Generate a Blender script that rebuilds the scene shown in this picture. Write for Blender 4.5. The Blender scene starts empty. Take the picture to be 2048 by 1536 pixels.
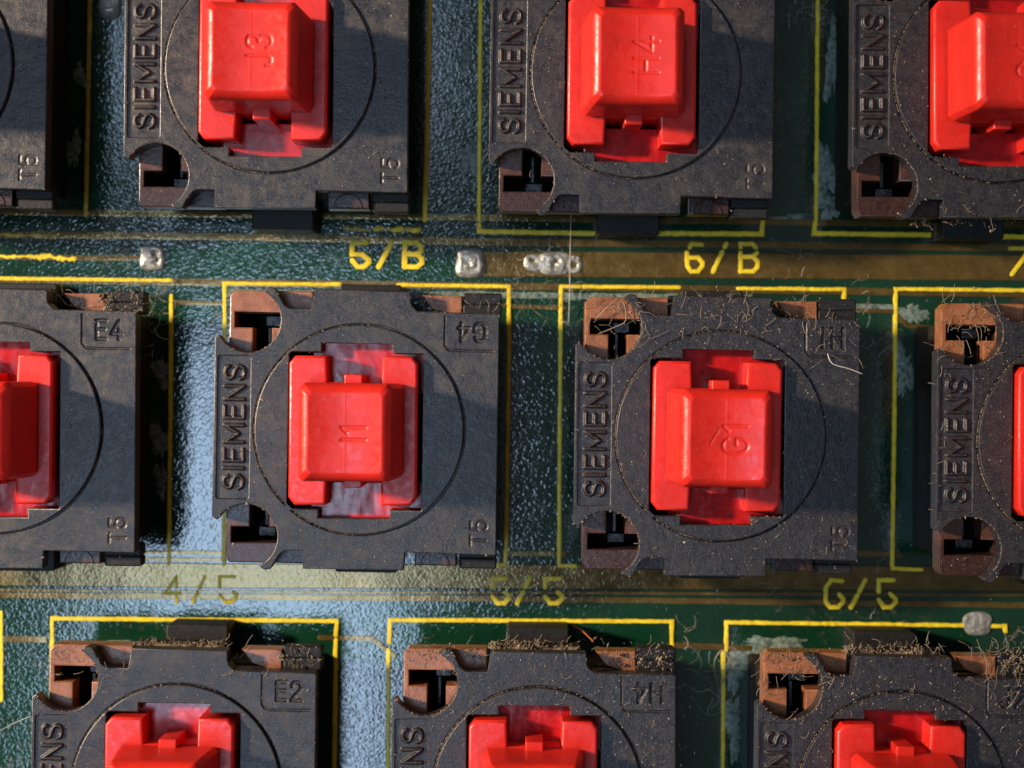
import bpy, bmesh, math, random
import numpy as np
from mathutils import Vector, geometry
R = math.radians
rnd = random.Random(7)
# everything is in millimetres (1 unit = 1 mm)
SC = bpy.context.scene
SC.unit_settings.system = 'METRIC'; SC.unit_settings.scale_length = 0.001
H = 85.0; PPM = 35.1; TH = R(0.6); CT, ST = math.cos(TH), math.sin(TH)

# ---------------------------------------------------------------- camera
cd = bpy.data.cameras.new('camera'); cam = bpy.data.objects.new('camera', cd)
SC.collection.objects.link(cam); SC.camera = cam
cam.location = (0, 0, H); cam.rotation_euler = (0, 0, TH)
cd.sensor_width = 36; cd.lens = 36 * H / (2048 / PPM)
cd.clip_start = 1; cd.clip_end = 3000
cd.dof.use_dof = True; cd.dof.focus_distance = H - 6.2; cd.dof.aperture_fstop = cd.lens * 1e-3 / 1.5
# ---------------------------------------------------------------- world and lamps
w = bpy.data.worlds.new('World'); SC.world = w; w.use_nodes = True
bg = w.node_tree.nodes['Background']; bg.inputs[0].default_value = (0.75, 0.72, 0.85, 1); bg.inputs[1].default_value = 0.11
def lamp(name, kind, loc, target, energy, color, **kw):
    d = bpy.data.lights.new(name, kind); d.energy = energy; d.color = color
    for k, v in kw.items(): setattr(d, k, v)
    o = bpy.data.objects.new(name, d); SC.collection.objects.link(o); o.location = loc
    o.rotation_euler = (Vector(target) - Vector(loc)).to_track_quat('-Z', 'Y').to_euler()
    return o
# warm room lamp to the upper left, low over the board
KEY = 11.0e6
lamp('room_lamp', 'SPOT', (-292, 62, 178), (-22, 4, 0), KEY, (1.0, 0.80, 0.60), shadow_soft_size=13, spot_size=R(22), spot_blend=1.0)
# cool daylight window high on the left: two panes
WIN = 0.80e6
for (x, y, sx, sy, e) in ((-101, -92, 108, 206, 1.0), (-95, 128, 116, 80, 0.45)):
    lamp('window_light', 'AREA', (x, y, 490), (x, y, 0), WIN * e * sx * sy / 29380, (0.52, 0.73, 1.0), shape='RECTANGLE', size=sx, size_y=sy)
SC.view_settings.view_transform = 'Standard'; SC.view_settings.look = 'None'
SC.view_settings.exposure = 0; SC.view_settings.gamma = 1
SC.cycles.max_bounces = 6; SC.cycles.sample_clamp_indirect = 4
try: SC.cycles.use_denoising = True
except Exception: pass

def P(u, v, z=0.0):
    """a point of the photograph (2048 x 1536) lying z mm above the board, in board coordinates"""
    k = (1 - z / H) / PPM; a = (u - 1024) * k; b = (768 - v) * k
    return (a * CT - b * ST, a * ST + b * CT)

# ---------------------------------------------------------------- materials
def mat(name, col, rough=0.5, spec=0.5, metal=0.0, sss=0.0, sss_rad=(1, .3, .2), sss_scale=1.0, coat=0.0):
    m = bpy.data.materials.new(name); m.use_nodes = True
    nt = m.node_tree; b = nt.nodes['Principled BSDF']
    b.inputs['Base Color'].default_value = (*col, 1); b.inputs['Roughness'].default_value = rough
    b.inputs['Specular IOR Level'].default_value = spec; b.inputs['Metallic'].default_value = metal
    b.inputs['Coat Weight'].default_value = coat; b.inputs['Coat Roughness'].default_value = 0.12
    if sss:
        b.inputs['Subsurface Weight'].default_value = sss; b.inputs['Subsurface Radius'].default_value = sss_rad
        b.inputs['Subsurface Scale'].default_value = sss_scale
    tc = nt.nodes.new('ShaderNodeTexCoord'); oi = nt.nodes.new('ShaderNodeObjectInfo')
    ad = nt.nodes.new('ShaderNodeVectorMath'); ad.operation = 'ADD'
    mu = nt.nodes.new('ShaderNodeVectorMath'); mu.operation = 'SCALE'; mu.inputs['Scale'].default_value = 57.0
    cb = nt.nodes.new('ShaderNodeCombineXYZ')
    for i in range(3): nt.links.new(oi.outputs['Random'], cb.inputs[i])
    nt.links.new(cb.outputs[0], mu.inputs[0]); nt.links.new(mu.outputs[0], ad.inputs[0]); nt.links.new(tc.outputs['Object'], ad.inputs[1])
    m['_v'] = ad.name
    return m
class G:
    def __init__(s, m): s.m = m; s.nt = m.node_tree; s.b = s.nt.nodes['Principled BSDF']; s.v = s.nt.nodes[m['_v']].outputs[0]
    def noise(s, scale, detail=3, rough=.55, vec=None, dist=0.0):
        n = s.nt.nodes.new('ShaderNodeTexNoise'); n.inputs['Scale'].default_value = scale; n.inputs['Detail'].default_value = detail
        n.inputs['Roughness'].default_value = rough; n.inputs['Distortion'].default_value = dist
        s.nt.links.new(vec or s.v, n.inputs['Vector']); return n.outputs[0]
    def voro(s, scale, feat='F1', out='Distance', vec=None):
        n = s.nt.nodes.new('ShaderNodeTexVoronoi'); n.feature = feat; n.inputs['Scale'].default_value = scale
        s.nt.links.new(vec or s.v, n.inputs['Vector']); return n.outputs[out]
    def stretch(s, sc, rot=(0, 0, 0)):
        n = s.nt.nodes.new('ShaderNodeMapping'); n.inputs['Scale'].default_value = sc; n.inputs['Rotation'].default_value = rot
        s.nt.links.new(s.v, n.inputs['Vector']); return n.outputs[0]
    def ramp(s, x, a, b, lo=0., hi=1.):
        n = s.nt.nodes.new('ShaderNodeMapRange'); n.clamp = True
        for i, v in zip(('From Min', 'From Max', 'To Min', 'To Max'), (a, b, lo, hi)): n.inputs[i].default_value = v
        s.nt.links.new(x, n.inputs['Value']); return n.outputs[0]
    def math(s, op, x, y):
        n = s.nt.nodes.new('ShaderNodeMath'); n.operation = op
        for i, q in enumerate((x, y)):
            if isinstance(q, (int, float)): n.inputs[i].default_value = q
            else: s.nt.links.new(q, n.inputs[i])
        return n.outputs[0]
    def mix(s, f, a, b):
        n = s.nt.nodes.new('ShaderNodeMix'); n.data_type = 'RGBA'
        for i, q in ((0, f), (6, a), (7, b)):
            if isinstance(q, (int, float)): n.inputs[i].default_value = q
            elif isinstance(q, tuple): n.inputs[i].default_value = (*q, 1)
            else: s.nt.links.new(q, n.inputs[i])
        return n.outputs[2]
    def color(s, x): s.nt.links.new(x, s.b.inputs['Base Color'])
    def rough(s, x): s.nt.links.new(x, s.b.inputs['Roughness'])
    def to(s, name, x): s.nt.links.new(x, s.b.inputs[name])
    def bump(s, x, strength, dist, prev=None):
        n = s.nt.nodes.new('ShaderNodeBump'); n.inputs['Strength'].default_value = strength; n.inputs['Distance'].default_value = dist
        s.nt.links.new(x, n.inputs['Height'])
        if prev is not None: s.nt.links.new(prev, n.inputs['Normal'])
        s.nt.links.new(n.outputs[0], s.b.inputs['Normal']); return n.outputs[0]

def m_cover():
    m = mat('black_phenolic_plastic', (.03, .03, .032), .42, .55); g = G(m)
    big = g.noise(.45, 4); fine = g.noise(9, 4, .7); sp = g.noise(14, 2, .6); film = g.noise(2.2, 5, .65)
    c = g.mix(g.ramp(fine, .3, .75), (.008, .008, .012), (.020, .020, .026))
    c = g.mix(g.math('MULTIPLY', g.ramp(film, .42, .8), g.ramp(big, .3, .7, .35, 1)), c, (.030, .028, .030))
    c = g.mix(g.ramp(g.noise(22, 1), .60, .68, 0, .45), c, (.11, .09, .07)); c = g.mix(g.ramp(g.noise(5, 5, .8), .30, .42, .75, 0), c, (.008, .008, .010)); c = g.mix(g.ramp(sp, .64, .72, 0, .9), c, (.24, .175, .11))
    v = g.voro(3.1); v2 = g.noise(3.1, 1)
    c = g.mix(g.math('MULTIPLY', g.ramp(v, .09, .05), g.ramp(v2, .52, .6)), c, (.33, .25, .17))
    g.color(c); g.rough(g.ramp(film, .3, .8, .26, .48))
    oi = [n for n in g.nt.nodes if n.type == 'OBJECT_INFO'][0]; sc = g.nt.nodes.new('ShaderNodeSeparateColor'); g.nt.links.new(oi.outputs['Color'], sc.inputs[0])
    c = g.mix(g.math('MULTIPLY', g.math('MULTIPLY', g.ramp(g.noise(1.1, 6, .7), .40, .68), g.ramp(g.noise(.35, 2), .35, .6, .3, 1)), sc.outputs[0]), c, (.078, .066, .054)); g.color(c)
    p = g.bump(fine, .4, .03); p = g.bump(g.noise(1.8, 4, .7), .4, .10, p); g.bump(g.noise(20, 2), .5, .015, p); return m
def m_board():
    m = mat('green_solder_mask', (.008, .05, .03), .2, 1.0); g = G(m)
    a = g.noise(.16, 4, .6); b = g.noise(1.4, 5, .7)
    c = g.mix(g.ramp(a, .3, .7), (.003, .024, .012), (.005, .042, .020))
    c = g.mix(g.math('MULTIPLY', g.ramp(b, .56, .75), g.ramp(g.noise(.09, 2), .48, .62)), c, (.10, .085, .05))
    sp = g.noise(8, 2); c = g.mix(g.ramp(sp, .72, .78, 0, .6), c, (.2, .2, .17))
    g.color(c); g.rough(g.ramp(b, .3, .8, .07, .16))
    p = g.bump(g.noise(1.2, 2, .5), .3, .007); p = g.bump(g.ramp(g.noise(5.2, 0, .5, dist=.9), .36, .74), 1.0, .0043, p); return m
def m_trace():
    m = mat('copper_under_mask', (.2, .13, .045), .24, .9, .55); g = G(m)
    b = g.noise(1.3, 5, .7)
    c = g.mix(g.ramp(b, .3, .75), (.125, .078, .020), (.23, .155, .045)); c = g.mix(g.ramp(g.noise(5, 4, .7), .6, .75, 0, .35), c, (.06, .035, .012))
    g.color(c); g.rough(g.ramp(b, .3, .8, .12, .26))
    p = g.bump(g.noise(1.2, 2, .5), .3, .007); g.bump(g.ramp(g.noise(5.2, 0, .5, dist=.9), .36, .74), 1.0, .0040, p); return m
def m_silk(name='yellow_screen_print', a=(.88, .70, .03), b=(.70, .52, .02)):
    m = mat(name, a, .36, .35); g = G(m)
    c = g.mix(g.ramp(g.noise(1.5, 3), .35, .65), a, b); c = g.mix(g.ramp(g.noise(5, 5, .75), .60, .68, 0, .7), c, (.14, .11, .03)); g.color(c)
    g.bump(g.noise(5, 3), .6, .04); return m
def m_red(name, col, sss, rough, col2=None):
    m = mat(name, col, rough, .5, sss=sss, sss_rad=(1, .16, .08), sss_scale=1.0); g = G(m)
    g.color(g.mix(g.ramp(g.noise(.8, 3), .3, .7), col, col2 or tuple(x * .82 for x in col)))
    p = g.bump(g.noise(1.3, 3), .3, .1); p = g.bump(g.noise(14, 3), .35, .012, p)
    p = g.bump(g.noise(3, 2, vec=g.stretch((.5, 9, 1), (0, 0, .5))), .18, .02, p)
    g.rough(g.ramp(g.noise(3, 4), .3, .7, rough - .08, rough + .16)); return m
def m_slider():
    m = mat('clear_red_plastic', (.36, .008, .008), .22, .5, sss=.2, sss_rad=(1, .12, .06), sss_scale=.5); g = G(m)
    g.color(g.mix(g.ramp(g.noise(1.6, 3), .35, .65), (.34, .006, .008), (.50, .010, .010)))
    p = g.bump(g.noise(.9, 1, vec=g.stretch((1.5, .6, 1))), .4, .08); g.bump(g.noise(4, 2), .25, .012, p); g.rough(g.ramp(g.noise(4, 4), .3, .7, .12, .28)); return m
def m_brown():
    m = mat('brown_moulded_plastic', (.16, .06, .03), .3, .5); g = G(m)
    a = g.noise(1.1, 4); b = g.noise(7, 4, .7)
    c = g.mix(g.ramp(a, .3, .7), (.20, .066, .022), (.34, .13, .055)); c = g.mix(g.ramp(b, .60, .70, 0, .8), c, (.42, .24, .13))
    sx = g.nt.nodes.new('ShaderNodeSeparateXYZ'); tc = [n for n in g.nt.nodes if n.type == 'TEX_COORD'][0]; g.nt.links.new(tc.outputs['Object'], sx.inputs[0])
    # the upper feet are a lighter brown, the lower feet a dark brown
    foot_tone = g.ramp(g.math('ADD', sx.outputs[1], g.math('MULTIPLY', g.noise(.9, 3), 3.0)), -4.5, 2.6)
    c = g.mix(foot_tone, g.mix(g.ramp(b, .4, .7), (.030, .012, .009), (.060, .026, .018)), c)
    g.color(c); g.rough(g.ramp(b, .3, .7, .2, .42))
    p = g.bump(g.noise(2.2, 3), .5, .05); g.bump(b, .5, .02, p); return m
def m_fleck(name, a, b, rough=.7, scale=3, bump=.03, spec=.3, metal=0):
    m = mat(name, a, rough, spec, metal); g = G(m); n = g.noise(scale, 4, .65)
    g.color(g.mix(g.ramp(n, .35, .65), a, b)); g.bump(n, .7, bump); return m
M = dict(
    cover=m_cover(), board=m_board(), trace=m_trace(), silk=m_silk(), silkdim=m_silk('worn_yellow_print', (.60, .45, .03), (.36, .25, .018)),
    red=m_red('red_plastic', (.72, .024, .013), .35, .32), slider=m_slider(),
    brown=m_brown(), black=m_fleck('black_clip_plastic', (.009, .009, .010), (.022, .021, .021), .5, 5),
    well=m_fleck('dark_well', (.006, .005, .005), (.012, .009, .008), .6),
    side=m_fleck('dark_housing_plastic', (.007, .005, .004), (.024, .015, .010), .6, 2.5, .06),
    metal=m_fleck('tinned_contact', (.09, .09, .09), (.03, .03, .03), .4, 4, .05, .5, 1),
    solder=m_fleck('dull_solder', (.46, .45, .40), (.25, .25, .23), .36, 3, .05, .5, .45),
    flux=m_fleck('dried_pale_flux', (.24, .29, .25), (.03, .07, .05), .35, 3.5, .05),
    dust=m_fleck('tan_dust', (.36, .26, .17), (.22, .15, .09), .8, 5),
    pale=m_fleck('pale_dust', (.42, .39, .34), (.28, .25, .22), .8, 5),
    crumb=m_fleck('brown_crumbs', (.30, .23, .15), (.06, .042, .03), .7, 1.2),
    lint=m_fleck('beige_lint', (.36, .29, .21), (.22, .17, .12), .6, 1),
    thread=m_fleck('white_lint', (.55, .55, .52), (.40, .40, .38), .5, 1),
    rust=m_fleck('orange_lint', (.45, .12, .05), (.3, .08, .04), .6, 2),
)

# ---------------------------------------------------------------- mesh helpers
class MB:
    def __init__(s): s.v = []; s.f = []; s.mi = []
    def add(s, vs, fs, mi=0):
        o = len(s.v); s.v += [tuple(p) for p in vs]; s.f += [tuple(i + o for i in f) for f in fs]; s.mi += [mi] * len(fs); return s
    def mesh(s, name, mats, angle=32):
        me = bpy.data.meshes.new(name); me.from_pydata(s.v, [], s.f)
        for m in (mats if isinstance(mats, (list, tuple)) else [mats]): me.materials.append(M[m])
        me.polygons.foreach_set('material_index', s.mi)
        me.polygons.foreach_set('use_smooth', [True] * len(me.polygons)); me.update()
        me.set_sharp_from_angle(angle=R(angle)); return me
def link(name, me, parent=None, loc=(0, 0, 0), rz=0.0):
    o = bpy.data.objects.new(name, me); SC.collection.objects.link(o); o.location = loc; o.rotation_euler = (0, 0, rz)
    if parent is not None: o.parent = parent
    return o
def area(l): return .5 * sum(l[i - 1][0] * l[i][1] - l[i][0] * l[i - 1][1] for i in range(len(l)))
def ccw(l, want=True): l = list(l); return l if (area(l) > 0) == want else l[::-1]
def inset(l, b):
    n = len(l); out = []
    for i in range(n):
        p0, p1, p2 = Vector(l[i - 1]), Vector(l[i]), Vector(l[(i + 1) % n])
        a = (p1 - p0); c = (p2 - p1)
        a = a.normalized() if a.length > 1e-9 else Vector((1, 0)); c = c.normalized() if c.length > 1e-9 else a
        na = Vector((-a.y, a.x)); nc = Vector((-c.y, c.x)); m = na + nc; d = max(.5, 1 + na.dot(nc))
        q = p1 + m * (b / d); out.append((q.x, q.y))
    return out
def inside(p, l):
    c = False; x, y = p; j = len(l) - 1
    for i in range(len(l)):
        xi, yi = l[i]; xj, yj = l[j]
        if (yi > y) != (yj > y) and x < (xj - xi) * (y - yi) / (yj - yi) + xi: c = not c
        j = i
    return c
def fill(loops):
    vs = []; es = []
    for l in loops:
        o = len(vs); vs += [Vector(p) for p in l]; es += [(o + i, o + (i + 1) % len(l)) for i in range(len(l))]
    r = geometry.delaunay_2d_cdt(vs, es, [], 0, 1e-7)
    co = [(v.x, v.y) for v in r[0]]; tri = []
    for f in r[2]:
        c = (sum(co[i][0] for i in f) / 3, sum(co[i][1] for i in f) / 3)
        if sum(inside(c, l) for l in loops) % 2 == 1: tri.append(tuple(f))
    return co, tri
def plate(mb, outer, holes, z0, z1, bev=.06, top_holes=(), mi=0, side_mi=None, bottom=False, seg=2):
    side_mi = mi if side_mi is None else side_mi
    loops = [ccw(outer)] + [ccw(h, False) for h in holes]; tops = []
    for l in loops:
        n = len(l); rings = [(l, z0), (l, z1 - bev)]
        for k in range(1, seg + 1):
            a = k / seg * math.pi / 2; rings.append((inset(l, bev * (1 - math.cos(a))), z1 - bev + bev * math.sin(a)))
        vs = [(x, y, z) for r, z in rings for x, y in r]
        mb.add(vs, [(a * n + i, a * n + (i + 1) % n, (a + 1) * n + (i + 1) % n, (a + 1) * n + i) for a in range(1) for i in range(n)], side_mi)
        vs2 = vs; mb.add(vs2, [(a * n + i, a * n + (i + 1) % n, (a + 1) * n + (i + 1) % n, (a + 1) * n + i) for a in range(1, len(rings) - 1) for i in range(n)], mi)
        tops.append(rings[-1][0])
    co, tri = fill(tops + list(top_holes)); mb.add([(x, y, z1) for x, y in co], tri, mi)
    if bottom:
        co, tri = fill(loops); mb.add([(x, y, z0) for x, y in co], [t[::-1] for t in tri], side_mi)
    return mb
def arc(cx, cy, r, a0, a1, n): return [(cx + r * math.cos(R(a0 + (a1 - a0) * i / n)), cy + r * math.sin(R(a0 + (a1 - a0) * i / n))) for i in range(n + 1)]
def circle(cx, cy, r, n=96): return arc(cx, cy, r, 0, 360, n)[:-1]
def rrect(x0, y0, x1, y1, r, n=4):
    return arc(x1 - r, y0 + r, r, -90, 0, n) + arc(x1 - r, y1 - r, r, 0, 90, n) + arc(x0 + r, y1 - r, r, 90, 180, n) + arc(x0 + r, y0 + r, r, 180, 270, n)

# ---------------------------------------------------------------- strokes for lettering
def smooth(pts, n=5):
    out = []; q = [pts[0]] + list(pts) + [pts[-1]]
    for i in range(1, len(q) - 2):
        p0, p1, p2, p3 = (np.array(q[j], float) for j in (i - 1, i, i + 1, i + 2))
        for k in range(n):
            t = k / n; out.append(tuple(.5 * ((2 * p1) + (-p0 + p2) * t + (2 * p0 - 5 * p1 + 4 * p2 - p3) * t * t + (-p0 + 3 * p1 - 3 * p2 + p3) * t ** 3)))
    return out + [tuple(pts[-1])]
GL = {  # glyph -> width, strokes in a box one unit high
 'S': (.60, [smooth([(.57, .80), (.50, .94), (.31, 1), (.12, .94), (.03, .77), (.10, .60), (.30, .52), (.50, .42), (.58, .24), (.49, .06), (.30, 0), (.09, .06), (.01, .22)])]),
 'I': (.0, [[(0, 0), (0, 1)]]),
 'E': (.52, [[(.52, 1), (0, 1), (0, 0), (.52, 0)], [(0, .52), (.45, .52)]]),
 'M': (.78, [[(0, 0), (0, 1), (.39, .25), (.78, 1), (.78, 0)]]),
 'N': (.60, [[(0, 0), (0, 1), (.60, 0), (.60, 1)]]),
 'T': (.56, [[(0, 1), (.56, 1)], [(.28, 1), (.28, 0)]]),
 'H': (.58, [[(0, 0), (0, 1)], [(.58, 0), (.58, 1)], [(0, .52), (.58, .52)]]),
 'J': (.45, [smooth([(.42, 1), (.42, .5), (.42, .22), (.33, .04), (.18, 0), (.05, .06), (0, .22)])]),
 'G': (.62, [smooth([(.58, .80), (.47, .95), (.30, 1), (.12, .92), (.02, .72), (0, .5), (.02, .28), (.12, .08), (.30, 0), (.48, .05), (.59, .2)]) + [(.60, .46), (.36, .46)]]),
 '1': (.25, [[(0, .78), (.22, 1), (.22, 0)]]),
 '2': (.55, [smooth([(.02, .78), (.10, .95), (.28, 1), (.46, .94), (.53, .76), (.45, .55), (.22, .28), (0, 0)]) + [(.55, 0)]]),
 '3': (.55, [smooth([(.02, .82), (.12, .96), (.28, 1), (.45, .93), (.50, .76), (.42, .58), (.24, .53)]), smooth([(.24, .53), (.45, .46), (.54, .27), (.46, .07), (.27, 0), (.09, .05), (0, .2)])]),
 '4': (.58, [[(.42, 0), (.42, 1), (0, .28), (.58, .28)]]),
 '5': (.55, [[(.50, 1), (.06, 1), (.03, .56)] + smooth([(.03, .56), (.25, .62), (.45, .55), (.54, .32), (.46, .08), (.26, 0), (.08, .05), (0, .18)])[1:]]),
 # angular screen-print letters, box one by one
 's5': (1, [[(.85, 1), (.0, 1), (.0, .52), (.62, .52), (1, .30), (1, .18), (.72, 0), (.32, 0), (.02, .26)]]),
 's6': (1, [[(.92, .97), (.30, 1), (.0, .72), (.0, .2), (.28, 0), (.72, 0), (1, .2), (1, .32), (.72, .5), (.05, .5)]]),
 's4': (1, [[(.8, 0), (.8, 1), (0, .35), (1, .35)]]),
 's7': (1, [[(0, 1), (1, 1), (1, .85), (.1, 0)]]),
 's/': (1, [[(0, 0), (1, 1)]]),
 'sB': (1, [[(0, 0), (0, 1), (.70, 1), (.95, .84), (.95, .66), (.72, .53), (0, .53)], [(.72, .53), (1, .36), (1, .16), (.74, 0), (0, 0)]]),
}
def layout(txt, h, gap, wscale=1.0):
    out = []; x = 0
    for ch in txt:
        wd, st = GL[ch]
        for s in st: out.append([(x + a * h * wscale, b * h) for a, b in s])
        x += wd * h * wscale + gap
    return out, x - gap
def xf(strokes, cx, cy, rot, wd, h):
    c, s = math.cos(R(rot)), math.sin(R(rot)); o = []
    for st in strokes: o.append([(cx + (x - wd / 2) * c - (y - h / 2) * s, cy + (x - wd / 2) * s + (y - h / 2) * c) for x, y in st])
    return o
def stroke_dist(X, Y, strokes):
    D = np.full(X.shape, 9.0)
    for st in strokes:
        for (ax, ay), (bx, by) in zip(st[:-1], st[1:]):
            dx, dy = bx - ax, by - ay; L = dx * dx + dy * dy + 1e-12
            t = np.clip(((X - ax) * dx + (Y - ay) * dy) / L, 0, 1)
            D = np.minimum(D, np.hypot(X - ax - t * dx, Y - ay - t * dy))
    return D
def sstep(x, a, b): t = np.clip((x - a) / (b - a), 0, 1); return t * t * (3 - 2 * t)
nrs = np.random.RandomState(4)
def vnoise(X, Y, f, seed):
    r = np.random.RandomState(seed); g = r.rand(64, 64); x = X * f; y = Y * f; xi = np.floor(x).astype(int); yi = np.floor(y).astype(int)
    fx = x - xi; fy = y - yi; fx = fx * fx * (3 - 2 * fx); fy = fy * fy * (3 - 2 * fy); q = lambda a, b: g[a % 64, b % 64]
    return (q(xi, yi) * (1 - fx) + q(xi + 1, yi) * fx) * (1 - fy) + (q(xi, yi + 1) * (1 - fx) + q(xi + 1, yi + 1) * fx) * fy
def grid(mb, X, Y, Z, mi=0):
    n, m = X.shape; vs = np.stack([X, Y, Z], -1).reshape(-1, 3).tolist()
    mb.add(vs, [(i * m + j, i * m + j + 1, (i + 1) * m + j + 1, (i + 1) * m + j) for i in range(n - 1) for j in range(m - 1)], mi)
def field(mb, x0, y0, x1, y1, step, fz, mi=0):
    xs = np.linspace(x0, x1, max(2, int((x1 - x0) / step) + 1)); ys = np.linspace(y0, y1, max(2, int((y1 - y0) / step) + 1))
    X, Y = np.meshgrid(xs, ys); grid(mb, X, Y, fz(X, Y), mi)

# ---------------------------------------------------------------- ribbons (traces, screen print) lying on the board
def ribbon(mb, pts, width, h, jit=0.0, step=.35, z0=-.01, crown=.75, taper=True, mi=0, seed=0):
    r = random.Random(seed); ps = [Vector(p) for p in pts]; q = []
    for a, b in zip(ps[:-1], ps[1:]):
        L = (b - a).length; n = max(1, int(L / step))
        for k in range(n): q.append(a.lerp(b, k / n))
    q.append(ps[-1]); n = len(q); st = []
    for i in range(n):
        a = (q[i] - q[i - 1]) if i else (q[1] - q[0]); b = (q[i + 1] - q[i]) if i < n - 1 else a
        a = a.normalized(); b = b.normalized(); t = (a + b)
        t = t.normalized() if t.length > 1e-6 else a
        nn = Vector((-t.y, t.x)); m = 1 / max(.6, math.sqrt(max(0, (1 + a.dot(b)) / 2)))
        st.append((q[i], nn, m))
    rings = []
    def ring(c, nn, wl, wr, hh):
        return [(c + nn * wl).to_tuple() + (z0,), (c + nn * wl * crown).to_tuple() + (hh * .86,), (c + nn * (wl - wr) * .0).to_tuple() + (hh,), (c - nn * wr * crown).to_tuple() + (hh * .86,), (c - nn * wr).to_tuple() + (z0,)]
    if taper:
        t = (q[1] - q[0]).normalized()
        for k, f in ((1, .05), (.85, .55), (.5, .87)): rings.append(ring(q[0] - t * width * .5 * k, st[0][1], width / 2 * f, width / 2 * f, h * (.4 + .6 * f)))
    jl = jr = 0
    for c, nn, m in st:
        jl = .5 * jl + r.uniform(-jit, jit); jr = .5 * jr + r.uniform(-jit, jit)
        rings.append(ring(c, nn, width / 2 * m + jl, width / 2 * m + jr, h * (1 + r.uniform(-.15, .15) * (jit > 0))))
    if taper:
        t = (q[-1] - q[-2]).normalized()
        for k, f in ((.5, .87), (.85, .55), (1, .05)): rings.append(ring(q[-1] + t * width * .5 * k, st[-1][1], width / 2 * f, width / 2 * f, h * (.4 + .6 * f)))
    vs = [p for rg in rings for p in rg]
    mb.add(vs, [(a * 5 + i, (a + 1) * 5 + i, (a + 1) * 5 + i + 1, a * 5 + i + 1) for a in range(len(rings) - 1) for i in range(4)], mi)
def px(pts, z=0): return [P(u, v, z) for u, v in pts]

# ================================================================ the board
bm_ = MB(); S = 90
bm_.add([(-S, -S, 0), (S, -S, 0), (S, S, 0), (-S, S, 0), (-S, -S, -1.6), (S, -S, -1.6), (S, S, -1.6), (-S, S, -1.6)],
        [(0, 1, 2, 3), (7, 6, 5, 4), (0, 4, 5, 1), (1, 5, 6, 2), (2, 6, 7, 3), (3, 7, 4, 0)])
board = link('circuit_board', bm_.mesh('circuit_board', 'board')); board['kind'] = 'structure'
board['label'] = 'dark green circuit board with glossy pebbled solder mask'
_n = [0]
def on_board(name, mb, m, label=None, kind=None):
    o = link(name, mb.mesh(name, m), board); _n[0] += 1
    if label: o['label'] = label
    if kind: o['kind'] = kind
    return o
def trace(pts, wpx, h=.065, mt='trace', jit=.012, label=None):
    mb = MB(); ribbon(mb, px(pts), wpx / PPM, h, jit, .6, crown=.93, seed=_n[0]); on_board('copper_trace', mb, mt, label)
E = 2600  # traces run on beyond the frame
trace([(-500, 416), (0, 424), (850, 434), (1620, 445), (E, 458)], 13)
trace([(-500, 460), (0, 469), (480, 474), (960, 484), (1500, 490), (E, 503)], 15)
trace([(-500, 507), (0, 514), (300, 517)], 11)
trace([(950, 528), (1400, 531), (2048, 536), (E, 542)], 52, label='broad olive brown trace running right from the square solder joint')
trace([(-500, 551), (340, 564), (1120, 574), (2048, 588), (E, 593)], 15)
trace([(452, 585), (1150, 592), (1500, 596)], 14, mt='flux', jit=.05)
trace([(340, 605), (450, 607)], 9)
trace([(1010, 612), (1130, 616)], 9)
trace([(1690, 612), (1790, 614), (1822, 642)], 10, mt='flux')
trace([(1690, 621), (1786, 623), (1815, 652), (1860, 655)], 9)
trace([(240, 1104), (450, 1106)], 9); trace([(240, 1117), (450, 1119)], 8)
trace([(-500, 1144), (0, 1147), (500, 1152), (1000, 1153), (2048, 1157), (E, 1160)], 50, label='broad tan trace crossing the whole board between the second and third rows')
trace([(-500, 1176), (400, 1183), (1000, 1185), (2048, 1190)], 6)
trace([(-500, 1186), (0, 1190), (500, 1194), (1000, 1197), (2048, 1210), (E, 1216)], 12)
trace([(-500, 1272), (90, 1279)], 13); trace([(640, 1275), (745, 1277), (790, 1312)], 10); trace([(1340, 1290), (1500, 1296)], 12)
trace([(1010, 1106), (1130, 1108)], 10); trace([(1700, 1106), (1800, 1110)], 12)
# screen print
SILK_W = 10.5 / PPM
def silk(name, strokes, wpx=9.8, mt='silk', jit=.018, gaps=(), label=None, h=.10):
    mb = MB()
    for st in strokes:
        runs = [[]]
        for (u0, v0), (u1, v1) in zip(st[:-1], st[1:]):
            n = max(1, int(math.hypot(u1 - u0, v1 - v0) / 3))
            for k in range(n + 1):
                u = u0 + (u1 - u0) * k / n; v = v0 + (v1 - v0) * k / n
                if any(a <= v <= b for a, b in gaps):
                    if runs[-1]: runs.append([])
                elif not runs[-1] or runs[-1][-1] != (u, v): runs[-1].append((u, v))
        for rn in runs:
            if len(rn) < 2: continue
            if not gaps: rn = st
            ribbon(mb, px(rn), wpx / PPM, h + rnd.uniform(-.006, .006), jit, .12, seed=rnd.randrange(9999))
            if not gaps: break
    return on_board(name, mb, mt, label)
def outline(strokes, wpx=9.0, **k): return silk('printed_outline', strokes, wpx, **k)
outline([[(181, -60), (180, 0), (172, 430)]], mt='silkdim', wpx=9)
outline([[(861, -60), (860, 0), (850, 440)]], wpx=10)
outline([[(962, -60), (961, 0), (958, 440)]]); outline([[(958, 450), (958, 463), (1186, 467)], [(1308, 467), (1523, 468), (1525, 444)]], wpx=11)
outline([[(1636, -60), (1632, 440)]]); outline([[(1630, 446), (1628, 467), (1868, 470)], [(1990, 473), (2200, 476)]], wpx=11)
outline([[(-300, 552), (0, 557), (343, 561)], [(343, 592), (341, 830), (338, 1126)]])
outline([[(450, 600), (449, 567), (680, 569)], [(797, 570), (1018, 573), (1018, 700), (1012, 1100), (1010, 1129), (960, 1129)]])
outline([[(450, 568), (448, 1128)]])
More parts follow.
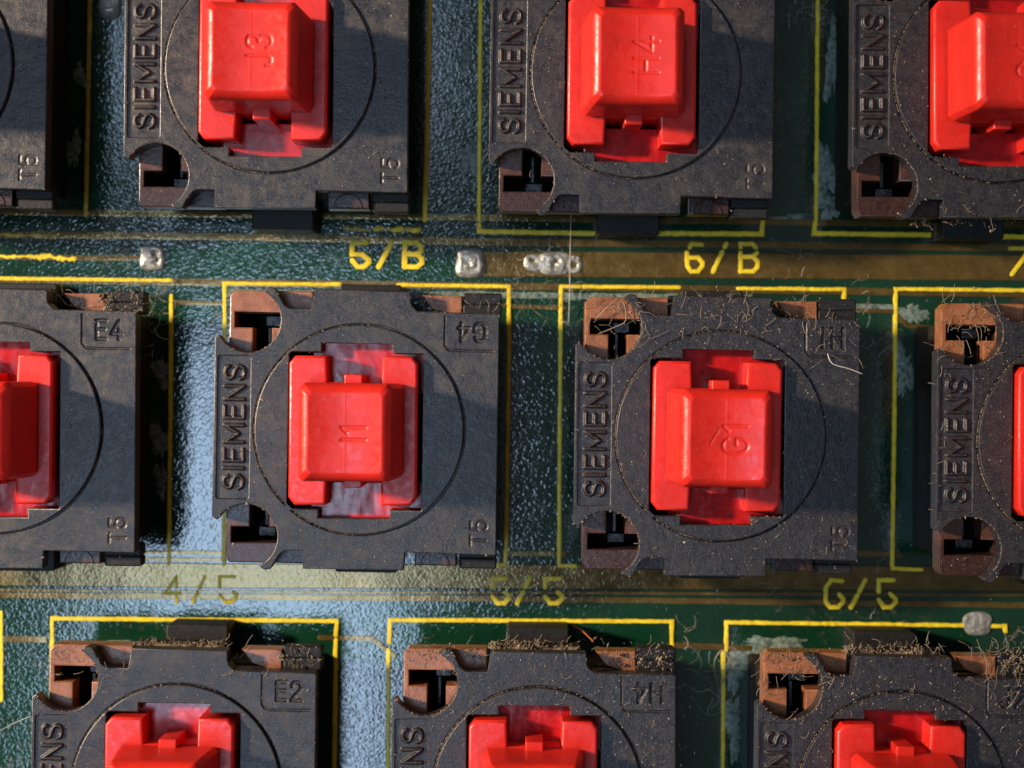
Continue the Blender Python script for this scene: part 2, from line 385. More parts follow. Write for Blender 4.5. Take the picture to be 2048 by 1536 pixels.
outline([[(1358, 575), (1122, 573), (1119, 900), (1118, 1131), (1150, 1132)], [(1476, 577), (1688, 579), (1687, 1120)]])
outline([[(2300, 584), (1791, 578), (1789, 800), (1784, 1137), (1842, 1139)]])
outline([[(104, 1400), (105, 1237), (674, 1242), (672, 1270)], [(672, 1280), (668, 1600)]], wpx=9.5)
outline([[(779, 1285), (781, 1240), (1344, 1243), (1343, 1325)], [(777, 1300), (776, 1600)]])
outline([[(1452, 1300), (1453, 1245), (2010, 1252), (2011, 1262)], [(1447, 1306), (1445, 1600)]])
outline([[(3, 1225), (3, 1400)]], wpx=9)
outline([[(-60, 512), (40, 513), (150, 517)]], wpx=9, jit=.09)
outline([[(0, 470), (110, 471)]], wpx=6, jit=.06, mt='silkdim')
outline([[(690, 458), (770, 459), (840, 460)]], wpx=7, jit=.11, mt='silkdim', h=.04)
outline([[(752, 459), (756, 459)], [(790, 460), (800, 460)], [(826, 461), (834, 461)]], wpx=11, jit=.02)
def number(glyphs, v0, v1, wpx=11, mt='silk', gaps=(), label=None, jit=.012):
    sts = []
    for ch, u0, u1 in glyphs:
        for s in GL['s' + ch][1]: sts.append([(u0 + a * (u1 - u0), v1 + b * (v0 - v1)) for a, b in s])
    silk('printed_number', sts, wpx, mt, jit, gaps, label, h=.115)
number([('5', 705, 738), ('/', 758, 783), ('B', 810, 844)], 486, 534, 11.5, label='thick yellow printed 5/B')
number([('6', 1374, 1405), ('/', 1426, 1452), ('B', 1481, 1515)], 488, 543, 10.5, gaps=((495, 504),), label='yellow printed 6/B with a break near its top')
number([('7', 2020, 2056)], 497, 548, 10, label='yellow stroke of a printed number cut off by the right edge')
number([('4', 331, 359), ('/', 386, 410), ('5', 440, 473)], 1153, 1204, 8.5, 'silk', gaps=((1176, 1183),), label='worn yellow printed 4/5')
number([('5', 985, 1018), ('/', 1035, 1059), ('5', 1090, 1124)], 1157, 1206, 11, gaps=((1176, 1184),), label='yellow printed 5/5')
number([('6', 1651, 1686), ('/', 1702, 1730), ('5', 1757, 1791)], 1160, 1214, 10.5, gaps=((1183, 1187),), label='yellow printed 6/5')
# solder joints
def solder(u, v, w, h, ht=.38, sq=4, seed=1, label=None, pits=1, ring=0.0):
    mb = MB(); n = 44; cx, cy = P(u, v); a = w / 2 / PPM; b = h / 2 / PPM; rr = np.linspace(0, 1, 20); th = np.linspace(0, 2 * np.pi, n + 1)
    Rr, T = np.meshgrid(rr, th); k = (np.abs(np.cos(T)) ** sq + np.abs(np.sin(T)) ** sq) ** (-1 / sq)
    X = cx + a * Rr * k * np.cos(T) * (1 + .06 * np.sin(3 * T + seed)); Y = cy + b * Rr * k * np.sin(T) * (1 + .05 * np.cos(2 * T + seed))
    Z = .05 + .55 * ht * (1 - Rr ** 4) * (.55 + .5 * vnoise(X, Y, 2.2, seed)) - ring * np.exp(-((Rr - .45) / .12) ** 2) * (.5 + .5 * np.sin(T + seed)) ; r = random.Random(seed)
    for _ in range(pits):
        qx, qy = cx + r.uniform(-.3, .3) * a, cy + r.uniform(-.3, .3) * b; Z = Z - .16 * np.exp(-((X - qx) ** 2 + (Y - qy) ** 2) / .03)
    Z = Z + .06 * vnoise(X, Y, 7, seed + 5); Z = np.where(Rr > .985, -.01, Z); grid(mb, X.T, Y.T, Z.T)
    o = on_board('solder_joint', mb, 'solder', label); return o
solder(305, 515, 50, 50, .34, 5, 2, 'square grey solder joint at the end of the thin trace', ring=.12)
solder(941, 526, 58, 58, .5, 5, 3, 'square bright solder joint at the start of the broad trace', pits=1, ring=.1)
mbl = solder(1108, 527, 66, 50, .3, 3, 6, 'long grey solder blob on the broad brown trace', pits=2)
solder(1068, 526, 44, 34, .22, 2.5, 8); solder(1148, 529, 32, 34, .16, 2.5, 9)
solder(222, 12, 46, 56, .9, 2.6, 11, 'domed grey solder blob at the top left', pits=0); solder(1955, 1247, 58, 50, .22, 2.6, 12, 'pale domed solder joint crossed by the yellow outline', pits=0)
# dried flux, flat uneven pools
def pool(u, v, w, h, seed, name='flux_residue', mt='flux', ht=.07, label=None):
    mb = MB(); r = random.Random(seed); n = 90; cx, cy = P(u, v); ph = [r.uniform(0, 6.3) for _ in range(4)]
    T = np.linspace(0, 2 * np.pi, n + 1); k = 1 + .22 * np.sin(2 * T + ph[0]) + .18 * np.sin(3 * T + ph[1]) + .13 * np.sin(5 * T + ph[2]) + .10 * np.sin(9 * T + ph[3]) + .09 * np.sin(17 * T + ph[0]); k[-1] = k[0]
    rr = np.linspace(0, 1, 8); Rr, K = np.meshgrid(rr, k); TT = np.meshgrid(rr, T)[1]
    X = cx + w / 2 / PPM * Rr * K * np.cos(TT); Y = cy + h / 2 / PPM * Rr * K * np.sin(TT); Z = ht * (1 - Rr ** 3) * (.6 + .6 * vnoise(X, Y, 2, seed)) - .005
    grid(mb, X.T, Y.T, Z.T); o = on_board(name, mb, mt, label)
for i, (u, v, a, b) in enumerate([(322, 745, 30, 60), (318, 880, 34, 70), (322, 960, 30, 60), (148, 300, 26, 70), (160, 150, 22, 50), (940, 320, 34, 80), (932, 110, 20, 60),
        (1650, 340, 40, 110), (1655, 410, 50, 60), (1664, 120, 26, 160), (1806, 740, 40, 100), (1822, 628, 60, 40), (1474, 1330, 50, 90), (1466, 1450, 36, 110), (1540, 1290, 130, 34),
        (900, 430, 90, 12), (1590, 434, 80, 12), (220, 1290, 160, 16), (1345, 700, 20, 60)]):
    pool(u, v, a, b, 40 + i)

# ================================================================ the key switch
ZC = 6.60
OPEN = [(-3.47, 4.05), (-1.78, 4.05), (-1.78, 4.52), (1.99, 4.52), (1.99, 4.05), (3.58, 4.05), (3.58, -4.2), (1.95, -4.2), (1.95, -4.66), (-1.82, -4.66), (-1.82, -4.2), (-3.47, -4.2)]
OUT = [(-2.4, 6.3), (-2.22, 7.35), (2.80, 7.30), (2.85, 6.62), (3.2, 6.28), (7.42, 6.2), (7.52, 6.1), (7.55, -6.42), (7.48, -6.5), (2.75, -6.42), (2.70, -7.36), (-2.6, -7.36), (-2.6, -6.42), (-3.5, -6.42), (-3.75, -6.55), (-4.05, -6.95), (-4.3, -7.4), (-4.62, -7.45), (-4.86, -7.3)]
OUT += arc(-5.67, -5.71, 1.7, -60, 150, 40) + [(-7.42, -4.7), (-7.42, 4.72)] + arc(-5.67, 5.68, 1.7, 208, 420, 40) + [(-4.86, 7.28), (-4.62, 7.42), (-4.3, 7.38), (-4.02, 6.9), (-3.8, 6.5), (-3.5, 6.32)]
PANEL = rrect(-7.22, -3.72, -5.52, 3.78, .12)
sie, sw = layout('SIEMENS', 1.0, .335, 1.0); kx = 6.45 / sw
sie = [[(x * kx, y) for x, y in s] for s in sie]; sie = xf(sie, -6.33, 0.03, 90, 6.45, 1.0)
def cover_mesh(code, rot, seed):
    mb = MB()
    plate(mb, inset(ccw(OUT), .025), [inset(ccw(OPEN), -.02)], 5.55, 6.36, .01, bottom=True)
    rects = [(4.45, 3.9, 7.3, 6.08), (5.95, -6.3, 7.3, -4.4)]
    plate(mb, OUT, [circle(.25, 0, 5.57, 120), PANEL], 6.33, ZC, .055, top_holes=[[(a, b), (c, b), (c, d), (a, d)] for a, b, c, d in rects])
    plate(mb, circle(.25, 0, 5.49, 120), [OPEN], 6.33, ZC + .15, .06)
    cs, cw = layout(code, .95, .28); st = xf(cs, 6.1, 5.22, rot, cw, .95)
    box = [[(4.68, 6.2), (4.68, 4.55), (4.85, 4.3), (5.1, 4.24), (7.4, 4.22)]]
    def fz(X, Y):
        d = stroke_dist(X, Y, st); b = stroke_dist(X, Y, box)
        edge = np.minimum(np.minimum(X - 4.45, 7.3 - X), np.minimum(Y - 3.9, 6.08 - Y)); fade = sstep(edge, 0, .05)
        return ZC - fade * (.11 * (1 - sstep(d, .05, .12)) + .07 * (1 - sstep(b, .03, .08)))
    field(mb, *rects[0], .035, fz)
    t5, tw = layout('T5', .85, .30); t5 = xf(t5, 6.62, -5.32, 90, tw, .85)
    field(mb, *rects[1], .035, lambda X, Y: ZC - .045 * (1 - sstep(stroke_dist(X, Y, t5), .02, .10)))
    return mb.mesh('cover', 'cover')
pm = MB()
line = [[(-7.15, 3.5), (-5.6, 3.5)], [(-7.15, -3.5), (-5.6, -3.5)]]
def pz(X, Y):
    d = stroke_dist(X, Y, sie); wob = .012 * vnoise(X, Y, 5, 3)
    return 6.47 + .165 * (1 - sstep(d + wob, .035, .135)) + .03 * vnoise(X, Y, 1.6, 8)
field(pm, -7.26, -3.76, -5.48, 3.82, .03, pz)
panel_mesh = pm.mesh('name_panel', 'cover', 60)
# brown housing: deck with T slots, darker body beneath
hb = MB()
def tslot(s): return [(-6.6, 5.32 * s), (-5.62, 5.32 * s), (-5.62, 3.5 * s), (-4.62, 3.5 * s), (-4.62, 5.32 * s), (-3.65, 5.32 * s), (-3.65, 6.14 * s), (-6.6, 6.14 * s)]
WELL = [(-3.9, 4.75), (3.9, 4.75), (3.9, -4.85), (-3.9, -4.85)]
HOUSE = [(-6.88, -6.9), (-6.7, -7.22), (-2.45, -7.22), (-2.45, -6.1), (3.22, -6.1), (3.22, -7.22), (5.42, -7.22), (5.42, -6.2), (7.0, -6.2), (7.0, 6.05), (5.5, 6.05), (5.5, 7.2), (3.35, 7.2), (3.9, 6.45), (4.9, 6.1), (2.6, 6.1), (-2.45, 6.1), (-2.45, 7.3), (-6.6, 7.3), (-6.88, 7.0)]
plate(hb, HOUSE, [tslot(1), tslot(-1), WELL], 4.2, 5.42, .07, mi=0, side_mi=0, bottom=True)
BODY = rrect(-6.84, -6.25, 6.62, 6.2, .15)
plate(hb, rrect(-2.4, 5.9, 2.55, 7.46, .08), [], 4.2, 4.9, .05, mi=1, side_mi=1, bottom=True)
plate(hb, BODY, [tslot(1), tslot(-1), WELL], .4, 4.22, .1, mi=1, side_mi=1)
plate(hb, inset(ccw(BODY), -.04), [], .02, .5, .02, mi=2, side_mi=2)
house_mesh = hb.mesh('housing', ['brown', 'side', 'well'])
hs = MB()   # half round stamp on the lower right foot
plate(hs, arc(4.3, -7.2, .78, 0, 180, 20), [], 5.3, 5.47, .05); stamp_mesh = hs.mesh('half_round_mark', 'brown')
# black clips, centre latches, contact pin
def slab(x0, y0, x1, y1, z0, z1, m, name, r=.12, bev=.08): mb = MB(); plate(mb, rrect(x0, y0, x1, y1, r), [], z0, z1, bev); return mb.mesh(name, m)
clip_up = [slab(5.56, 6.73, 7.62, 7.36, 4.3, 5.3, 'black', 'clip_bar'), slab(5.56, 6.12, 7.62, 6.74, 4.3, 5.4, 'black', 'clip_bar')]
clip_dn = [slab(5.56, -7.38, 7.55, -6.83, 4.3, 5.2, 'black', 'clip_bar'), slab(5.56, -6.82, 7.55, -6.15, 4.3, 5.3, 'black', 'clip_bar')]
latch_up = slab(-1.4, 6.1, 2.03, 7.92, .02, 2.3, 'black', 'latch', .15); latch_dn = slab(-1.4, -8.05, 2.03, -6.1, .02, 2.3, 'black', 'latch', .15)
pin_mb = MB(); plate(pin_mb, rrect(-5.25, 5.45, -4.35, 6.05, .08), [], 2.9, 3.6, .06); plate(pin_mb, rrect(-5.15, 3.9, -4.95, 5.4, .05), [], 2.7, 3.4, .04); pin_mesh = pin_mb.mesh('contact_pin', 'metal')
pin2_mb = MB(); plate(pin2_mb, rrect(-5.45, -6.0, -4.5, -5.45, .08), [], 2.9, 3.6, .06); plate(pin2_mb, rrect(-5.15, -5.4, -4.95, -4.0, .05), [], 2.7, 3.4, .04); pin2_mesh = pin2_mb.mesh('contact_pin', 'metal')
# slider frame (deep translucent red) seen through the opening
sf = MB(); sf2 = MB()
plate(sf, [(-2.4, 1.9), (3.72, 1.9), (3.72, 4.12), (2.1, 4.12), (2.1, 4.68), (-1.9, 4.68), (-1.9, 4.12), (-2.4, 4.12)], [], 3.8, 5.75, .1)
plate(sf2, [(-2.4, -4.24), (-1.9, -4.24), (-1.9, -4.78), (2.1, -4.78), (2.1, -4.24), (3.72, -4.24), (3.72, -2.75), (-2.4, -2.75)], [], 3.8, 5.75, .1)
slider_mesh = sf.mesh('slider_frame', 'slider'); slider2_mesh = sf2.mesh('slider_frame', 'slider')
# red plunger: H platform with a dished, engraved block
PLAT = [(-3.46, -3.5), (-3.15, -3.9), (-1.52, -3.9), (-1.47, -2.5), (1.35, -2.5), (1.40, -3.9), (2.9, -3.9), (3.24, -3.5), (3.24, 3.5), (2.9, 3.88), (1.4, 3.88), (1.35, 2.5), (-1.47, 2.5), (-1.52, 3.88), (-3.15, 3.88), (-3.46, 3.5)]
def plunger_mesh(code, seed):
    mb = MB(); plate(mb, PLAT, [], 4.4, 7.3, .14, seg=3)
    for y0, y1 in ((2.4, 2.92), (-2.95, -2.4)): plate(mb, rrect(-.52, y0, .42, y1, .06), [], 5, 7.9, .06)
    n = 150; s = np.linspace(-1, 1, n); m0 = .78
    Sx, Sy = np.meshgrid(s, s); m = np.maximum(np.abs(Sx), np.abs(Sy)); m = np.maximum(m, 1e-6)
    # square to rounded square
    ax, ay = Sx / m, Sy / m; rr = .22; L = np.hypot(ax, ay); lim = 1 + (math.sqrt(2) - 1) * (1 - rr * .75); kk = np.minimum(1, lim / L)
    ux, uy = ax * kk, ay * kk
    hx, hy = 1.84, 2.0
    f = np.minimum(m / m0, 1); Xt = ux * f * hx; Yt = uy * f * hy
    t = np.clip((m - m0) / (1 - m0), 0, 1)
    # side profile: rounded shoulder, then sloping skirt
    rad = .50; a = np.clip(t / .45, 0, 1) * math.pi / 2; q = np.clip((t - .45) / .55, 0, 1)
    la = a / (math.pi / 2); sa = .7 * np.sin(a) + .3 * la; ca = .7 * (1 - np.cos(a)) + .3 * la; ox = rad * sa + q * .32; oy = rad * .9 * sa + q * .02; oz = -rad * ca - q * (3.55 - rad)
    X = Xt + ux * ox - .13; Y = Yt + uy * oy
    dish = .20 * (np.abs(Xt) / hx) ** 2 - .10
    Z = 11.0 + dish * (1 - .3 * t) + oz
    cs, cw = layout(code, 1.22, .34); st = xf(cs, .30, -.02, 90, cw, 1.22)
    d = stroke_dist(X, Y, st); Z = Z - np.where(m < m0, .045 * (1 - sstep(d, .03, .11)), 0)
    seam = np.exp(-((X + .13) / .035) ** 2) * .009; Z = Z + np.where(m < m0, seam, 0)
    Z = Z + .03 * (vnoise(X + 9, Y + 9, .8, seed) - .5) * (m < m0)
    if seed == 6:  # curved scratch on one cap
        d2 = stroke_dist(X, Y, [[(-.95, -.25), (-.7, .15), (-.5, .5)]]); Z = Z - .04 * (1 - sstep(d2, .01, .05))
    grid(mb, X, Y, Z)
    return mb.mesh('plunger', 'red', 50)
SW = [  # px of plunger platform centre in the photo, cap letters, cover code, rotation of code, label
 (-204, 122, 'J2', 'G2', 0, 'black key switch cut off by the top left corner, only its right side showing'),
 (526, 130, 'J3', 'E3', 0, 'black key switch with red plunger engraved J3, in the top row'),
 (1264, 141, 'H4', 'G3', 0, 'black key switch with red plunger engraved H4, above the printed 6/B'),
 (1996, 150, 'G4', 'H2', 0, 'black key switch in the top right corner, its red plunger cut by the right edge'),
 (-25, 857, 'H3', 'E4', 0, 'black key switch with cover corner moulded E4, cut by the left edge'),
 (706, 860, 'I1', 'G4', 180, 'black key switch with red plunger engraved I1, below the printed 5/B'),
 (1435, 873, 'G1', 'H1', 180, 'dusty black key switch with red plunger engraved G1, below the printed 6/B'),
 (2165, 885, 'H2', 'J1', 0, 'black key switch cut by the right edge, brown housing showing but hardly any plunger'),
 (337, 1585, 'J4', 'E2', 0, 'black key switch with cover corner moulded E2, at the bottom left'),
 (1065, 1591, 'G3', 'H4', 180, 'black key switch with crumbs along its top edge, below the printed 5/5'),
 (1801, 1600, 'H1', 'J2', 0, 'lint covered black key switch in the bottom right corner, below the printed 6/5'),
]
def copy(o, parent): c = o.copy(); SC.collection.objects.link(c); c.parent = parent; return c
proto = None; SWPOS = []; TINT = (.9, 1.0, .65, .25, 1.0, .75, .25, .2, .75, .4, .25)   # how strongly each cover is tinted tan, most on the left
for i, (u, v, cap, code, rot, lab) in enumerate(SW):
    x, y = P(u, v, 7.3)
    jz = rnd.uniform(-.006, .006); jz = {1: .0, 5: -.006}.get(i, jz)
    root = bpy.data.objects.new('key_switch', None); SC.collection.objects.link(root); root.location = (x, y, 0); root.rotation_euler = (0, 0, jz); root.empty_display_size = 3
    root['label'] = lab; root['category'] = 'key switch'; root['group'] = 'key switches set in rows on the circuit board'
    SWPOS.append((x, y, jz))
    cv = link('cover', cover_mesh(code, rot, i), root); cv.color = (TINT[i], 0, 0, 1); link('name_panel', panel_mesh, cv).color = (TINT[i], 0, 0, 1)
    pl = link('plunger', plunger_mesh(cap, i), root, (.11 + rnd.uniform(-.02, .02), rnd.uniform(-.04, .04), 0), rnd.uniform(-.008, .008))
    pl['label'] = 'red plunger'
    if proto is None:
        proto = root
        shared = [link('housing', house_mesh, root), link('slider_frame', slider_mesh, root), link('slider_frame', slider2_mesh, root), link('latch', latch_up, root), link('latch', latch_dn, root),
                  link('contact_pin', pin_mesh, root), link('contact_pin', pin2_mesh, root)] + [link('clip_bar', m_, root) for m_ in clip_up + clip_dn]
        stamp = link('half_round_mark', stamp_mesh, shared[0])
    else:
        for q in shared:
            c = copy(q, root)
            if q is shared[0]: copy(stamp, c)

# ================================================================ dust, crumbs and lint
OUTC = ccw(OUT)
def grain(mb, x, y, z, r, rn, flat=.6):
    a = rn.uniform(0, 6.3); sx = r * rn.uniform(.6, 1.6); sy = r * rn.uniform(.5, 1.0); sz = r * flat; c, s = math.cos(a), math.sin(a); vs = []
    for (px_, py_, pz_) in ((1, 0, 0), (0, 1, 0), (-1, 0, 0), (0, -1, 0), (0, 0, 1), (.1, .1, -1)):
        k = rn.uniform(.7, 1.25); X, Y, Z = px_ * sx * k, py_ * sy * k, pz_ * sz * k; vs.append((x + X * c - Y * s, y + X * s + Y * c, z + Z + sz * .6))
    mb.add(vs, [(0, 1, 4), (1, 2, 4), (2, 3, 4), (3, 0, 4), (1, 0, 5), (2, 1, 5), (3, 2, 5), (0, 3, 5)])
def fibre(mb, pts, r):
    ps = [Vector(p) for p in smooth(pts, 4)]; rings = []
    for i, p in enumerate(ps):
        t = (ps[min(i + 1, len(ps) - 1)] - ps[max(i - 1, 0)]); t = t.normalized() if t.length > 1e-9 else Vector((1, 0, 0))
        a = t.cross(Vector((0, 0, 1))); a = a.normalized() if a.length > 1e-3 else Vector((1, 0, 0)); b = t.cross(a); k = r * (.35 if i in (0, len(ps) - 1) else 1)
        rings.append([tuple(p + a * math.cos(q) * k + b * math.sin(q) * k) for q in (0, 1.57, 3.14, 4.71)])
    mb.add([v for rg in rings for v in rg], [(a * 4 + i, a * 4 + (i + 1) % 4, (a + 1) * 4 + (i + 1) % 4, (a + 1) * 4 + i) for a in range(len(rings) - 1) for i in range(4)])
def curl(mb, x, y, z, L, r, rn, up=.3, bend=1.0):
    a = rn.uniform(0, 6.3); k = rn.uniform(-1.6, 1.6) * bend; n = 5; pts = [(x, y, z)]
    for i in range(n):
        a += k / n * 1.6 + rn.uniform(-.3, .3) * bend; x += math.cos(a) * L / n; y += math.sin(a) * L / n; pts.append((x, y, z + up * math.sin((i + 1) / n * 3.14) * rn.uniform(.3, 1)))
    fibre(mb, pts, r)
def stuff(name, mb, m, label, cat):
    o = link(name, mb.mesh(name, m)); o['kind'] = 'stuff'; o['label'] = label; o['category'] = cat; return o
rn = random.Random(21)
def place(si, lx, ly):
    x, y, a = SWPOS[si]; return x + lx * math.cos(a) - ly * math.sin(a), y + lx * math.sin(a) + ly * math.cos(a)
def cz(lx, ly):
    """height of the switch top at a local point, None in the opening"""
    if inside((lx, ly), OPEN): return None
    if math.hypot(lx - .25, ly) < 5.49: return ZC + .15
    if -7.2 < lx < -5.52 and abs(ly) < 3.7: return 6.42
    if inside((lx, ly), OUTC): return ZC
    if -6.8 < lx < -2.5 and 6.2 < abs(ly) < 7.2: return 5.42
    if 3.6 < lx < 7.5 and 6.4 < abs(ly) < 7.1: return 5.40
    return None
dens = {0: 90, 1: 210, 2: 190, 3: 200, 4: 150, 5: 170, 6: 420, 7: 380, 8: 330, 9: 560, 10: 560}
tan, pale = MB(), MB()
for si, nn in dens.items():
    for _ in range(nn * 2):
        lx, ly = rn.uniform(-7.5, 7.6), rn.uniform(-7.4, 7.4); z = cz(lx, ly)
        if z is None: continue
        if si in (6, 7, 9, 10) and ly < 0 and rn.random() < .45: continue
        x, y = place(si, lx, ly); r = rn.choice((.022, .03, .035, .045)) * (1.9 if rn.random() < .05 else 1); grain(tan if rn.random() < (.75 if si in (1, 2, 4, 5, 8) else .45) else pale, x, y, z, r, rn)
    for _ in range(26):
        lx, ly = rn.uniform(-1.8, 1.6), rn.uniform(-1.9, 1.9); x, y = place(si, lx, ly); grain(pale, x, y, 10.93 + .2 * (lx / 1.7) ** 2, rn.uniform(.012, .026), rn)
        lx, ly = rn.choice((-1, 1)) * rn.uniform(2.75, 3.05), rn.uniform(-3.6, 3.6); x, y = place(si, lx - .12, ly); grain(pale, x, y, 7.29, rn.uniform(.012, .028), rn)
    # tan dust in the groove, massed left and along cut-outs to paint rim highlights
    for _ in range(int(150 + nn * .5)):
        a = rn.gauss(180, 42) if rn.random() < .8 else rn.uniform(0, 360); x, y = place(si, .25 + 5.53 * math.cos(R(a)), 5.53 * math.sin(R(a))); grain(tan, x, y, ZC - .02, rn.uniform(.02, .042), rn)
    for s_ in (1, -1):
        for _ in range(70):
            a = rn.uniform(-75, 40) * s_; x, y = place(si, -5.67 + 1.75 * math.cos(R(a)), 5.69 * s_ + 1.75 * math.sin(R(a))); grain(tan, x, y, ZC - .02, rn.uniform(.02, .04), rn)
    # lumps along the cover's rims and opening
    for _ in range(int(nn * .35)):
        e = rn.choice((OPEN, OUTC)); k = rn.randrange(len(e)); t = rn.random(); a, b = e[k - 1], e[k]; lx, ly = a[0] + (b[0] - a[0]) * t, a[1] + (b[1] - a[1]) * t
        x, y = place(si, lx, ly); grain(tan, x, y, ZC - .02, rn.uniform(.02, .06), rn)
for _ in range(2600):
    u, v = rn.uniform(0, 2048), rn.uniform(0, 1536); x, y = P(u, v); grain(pale if rn.random() < .6 else tan, x, y, .02, rn.choice((.015, .02, .03)) * (2 if rn.random() < .03 else 1), rn)
stuff('dust_grains', tan, 'dust', 'tan dust grains over the switch covers and board, some painting rim highlights', 'dust')
stuff('dust_grains', pale, 'pale', 'pale grey dust grains scattered over the board and switch covers', 'dust')
crumb = MB()
def heap(si, x0, x1, y0, y1, n, z0, big=.10):
    cl = [(rn.uniform(x0, x1), rn.uniform(.1, .6)) for _ in range(7)]
    for _ in range(n):
        c_, w_ = rn.choice(cl); lx, ly = (rn.gauss(c_, w_) if rn.random() < .75 else rn.uniform(x0, x1)), rn.gauss((y0 + y1) / 2, (y1 - y0) / 2.6)
        if not x0 - .2 < lx < x1 + .2: continue
        x, y = place(si, lx, ly); grain(crumb, x, y, z0 + rn.uniform(-.1, .35), rn.uniform(.03, big) * (1.5 if rn.random() < .2 else 1), rn, .7)
heap(9, -2.2, 2.6, 7.2, 7.55, 260, 5.0); heap(9, 3.3, 7.4, 6.3, 7.3, 90, 5.45); heap(10, -2.4, 2.6, 7.2, 7.55, 300, 5.0); heap(10, 5.4, 8.5, 6.2, 7.6, 160, 5.4)
heap(8, -2.4, 2.4, 7.2, 7.5, 220, 5.0, .08); heap(8, 5.4, 7.6, 6.3, 7.1, 60, 5.4); heap(4, 5.2, 7.6, 6.2, 7.1, 90, 5.45, .09); heap(6, -2.2, 5.4, 6.5, 7.3, 70, 6.6, .05); heap(3, -4, 3.4, -7.7, -7.3, 60, 5.2, .09)
heap(7, -6.9, -3.5, 5.8, 7.2, 50, 5.45, .06); heap(9, -6.9, -3.0, 6.8, 7.4, 70, 5.4, .07); heap(10, -6.9, -3.0, 6.4, 7.4, 60, 5.4, .07)
# rubble needs something to rest on: packed dirt ledges
def ledge(si, x0, y0, x1, y1, z1, seed):
    X, Y = np.meshgrid(np.linspace(x0, x1, 40), np.linspace(y0, y1, 12)); cx, cy, a = SWPOS[si]
    ex = np.minimum(np.minimum(X - x0, x1 - X), np.minimum(Y - y0, y1 - Y)); Z = 4.3 + (z1 - 4.3) * sstep(ex, 0, .12) * (.9 + .14 * vnoise(X + 30, Y + 30, 2.5, seed))
    Xw = cx + X * math.cos(a) - Y * math.sin(a); Yw = cy + X * math.sin(a) + Y * math.cos(a); mb = crumb; grid(mb, Xw, Yw, Z)
ledge(9, -2.4, 7.0, 2.5, 7.44, 5.1, 1); ledge(10, -2.4, 7.0, 2.5, 7.44, 5.1, 2); ledge(8, -2.4, 7.0, 2.5, 7.44, 5.1, 3)
stuff('debris_crumbs', crumb, 'crumb', 'brown crumbs heaped along the top edges of the lower switches', 'debris')
lint, hair = MB(), MB()
def tufts(si, x0, x1, y0, y1, n, L=1.0, z=None, r=.012):
    for _ in range(int(n * .65)):
        lx, ly = rn.uniform(x0, x1), rn.uniform(y0, y1); q = cz(lx, ly); x, y = place(si, lx, ly); curl(lint, x, y, (q if q is not None else 5.5) + .03 if z is None else z, rn.uniform(.25, .9) * L, r * rn.uniform(.6, 1.2), rn, .15, rn.choice((.25, .5, 1.0)))
tufts(6, -6.8, -3, 5, 7.3, 60, 1.3); tufts(6, -2, 5.3, 5.6, 7.6, 75, 1.1); tufts(6, 5, 7.6, 3.5, 7.2, 22, 1); tufts(6, -7, 7, -7, 7, 40, .6)
tufts(4, 3.2, 7.8, 6, 7.4, 50, 1.2); tufts(4, 6.8, 8.4, 3.5, 7, 25, 1.6, 4.5); tufts(7, -7, -4, 4.4, 7.4, 70, 1.2); tufts(7, -7.4, -6.9, -4, 4.5, 30, .8)
tufts(9, -6.8, -2, 6, 7.6, 30, .7); tufts(9, 3, 7.6, 6, 7.6, 34, .7); tufts(9, -7, 7, 2, 6, 45, .6); tufts(10, -7.2, -2.5, 6, 7.6, 55, 1.1); tufts(10, 4, 8.4, 5.6, 8, 110, 1.4); tufts(10, -7.4, 7, 0, 6, 50, .8)
tufts(8, -2.4, 2.6, 7, 7.7, 50, .8, 5.3); tufts(9, -2.3, 2.6, 7, 7.8, 60, .8, 5.3); tufts(10, -2.3, 2.6, 7, 7.9, 70, .9, 5.3); tufts(6, -7, 7, -7, 7, 90, .5); tufts(10, -7, 7, 1, 7, 60, .5); tufts(9, -7, 7, 1, 7, 60, .45); tufts(8, -6.8, -2.6, 5, 7.5, 50, .9); tufts(8, 3, 7.6, 6, 7.5, 40, .8); tufts(5, -7.8, -6.9, 4.8, 6.3, 14, .9, 5.2); tufts(5, 3, 7.6, 6.3, 7.4, 35, .8); tufts(2, -7.5, 7, -7, 3, 30, .5); tufts(1, -7.5, 7, -7, 3, 24, .45); tufts(3, -4, 3, -7.6, -6.8, 22, 1.1)
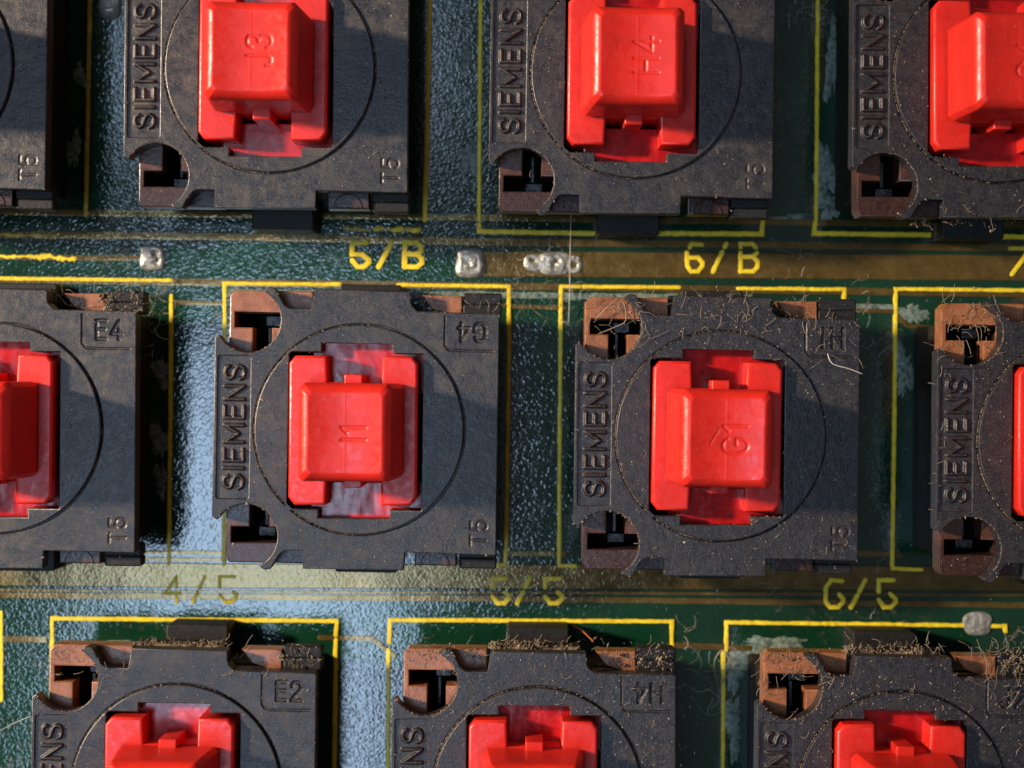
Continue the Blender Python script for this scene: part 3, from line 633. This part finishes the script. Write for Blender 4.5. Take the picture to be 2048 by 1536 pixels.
for (u0, u1, v0, v1, n, L) in ((1020, 1180, 560, 680, 26, 1.6), (280, 350, 560, 650, 26, 1.6), (200, 290, 425, 540, 24, 1.4), (1420, 1480, 1290, 1420, 24, 1.6), (1350, 1430, 1250, 1420, 16, 1.5), (1580, 1650, 0, 60, 30, 1.2),
        (1690, 1790, 550, 700, 22, 1.3), (920, 1000, 0, 60, 18, 1), (1740, 1780, 1050, 1150, 10, 1), (0, 2048, 0, 1536, 110, .8), (1560, 1640, 470, 560, 10, 1.2), (1000, 1150, 480, 580, 16, 1.2), (2000, 2048, 1270, 1400, 30, 1.2)):
    for _ in range(n):
        x, y = P(rn.uniform(u0, u1), rn.uniform(v0, v1)); curl(hair if rn.random() < .45 else lint, x, y, .08, rn.uniform(.4, 1) * L, rn.uniform(.005, .012), rn, .35)
stuff('lint_fibres', lint, 'lint', 'beige lint fibres tangled on the switch tops', 'lint'); stuff('lint_fibres', hair, 'thread', 'pale thin lint fibres lying between the switches', 'lint')
def single(name, pts, r, m, label, cat):
    mb = MB(); fibre(mb, [P(u, v, z) + (z,) for u, v, z in pts], r); o = link(name, mb.mesh(name, m)); o['label'] = label; o['category'] = cat
single('fibre', [(1142, 425, 5.0), (1141, 480, .9), (1140, 540, .5), (1139, 600, .5), (1137, 650, .15)], .022, 'thread', 'long straight white fibre crossing the blob of solder on the broad trace', 'fibre')
single('fibre', [(1144, 1250, .3), (1165, 1262, 1.5), (1182, 1278, 5.3), (1186, 1284, 5.5)], .05, 'rust', 'short thick orange fibre above the crumbs under the printed 5/5', 'fibre')
single('fibre', [(1190, 640, 5.6), (1215, 615, 5.9), (1243, 598, 5.7), (1252, 640, 5.7), (1228, 655, 5.6), (1196, 668, 5.5)], .03, 'lint', 'curled beige fibre over the slot of the switch marked G1', 'fibre')
single('fibre', [(1655, 706, 6.7), (1665, 727, 6.72), (1700, 738, 6.72), (1725, 748, 6.7)], .03, 'thread', 'curved pale fibre at the right edge of the switch marked G1', 'fibre')
single('fibre', [(1440, 1385, .2), (1428, 1330, .8), (1445, 1300, 1.0), (1462, 1335, .8), (1440, 1370, .4)], .035, 'lint', 'looped beige fibre left of the bottom right switch', 'fibre')
single('fibre', [(905, 475, .15), (925, 462, .3), (945, 457, .3), (965, 455, .2)], .012, 'thread', 'fine white hair curving above the bright square solder joint', 'fibre')
single('fibre', [(0, 1462, .8), (25, 1448, 1.2), (62, 1432, 6.0)], .02, 'thread', 'thin pale hair reaching in from the left edge to the E2 switch', 'fibre')
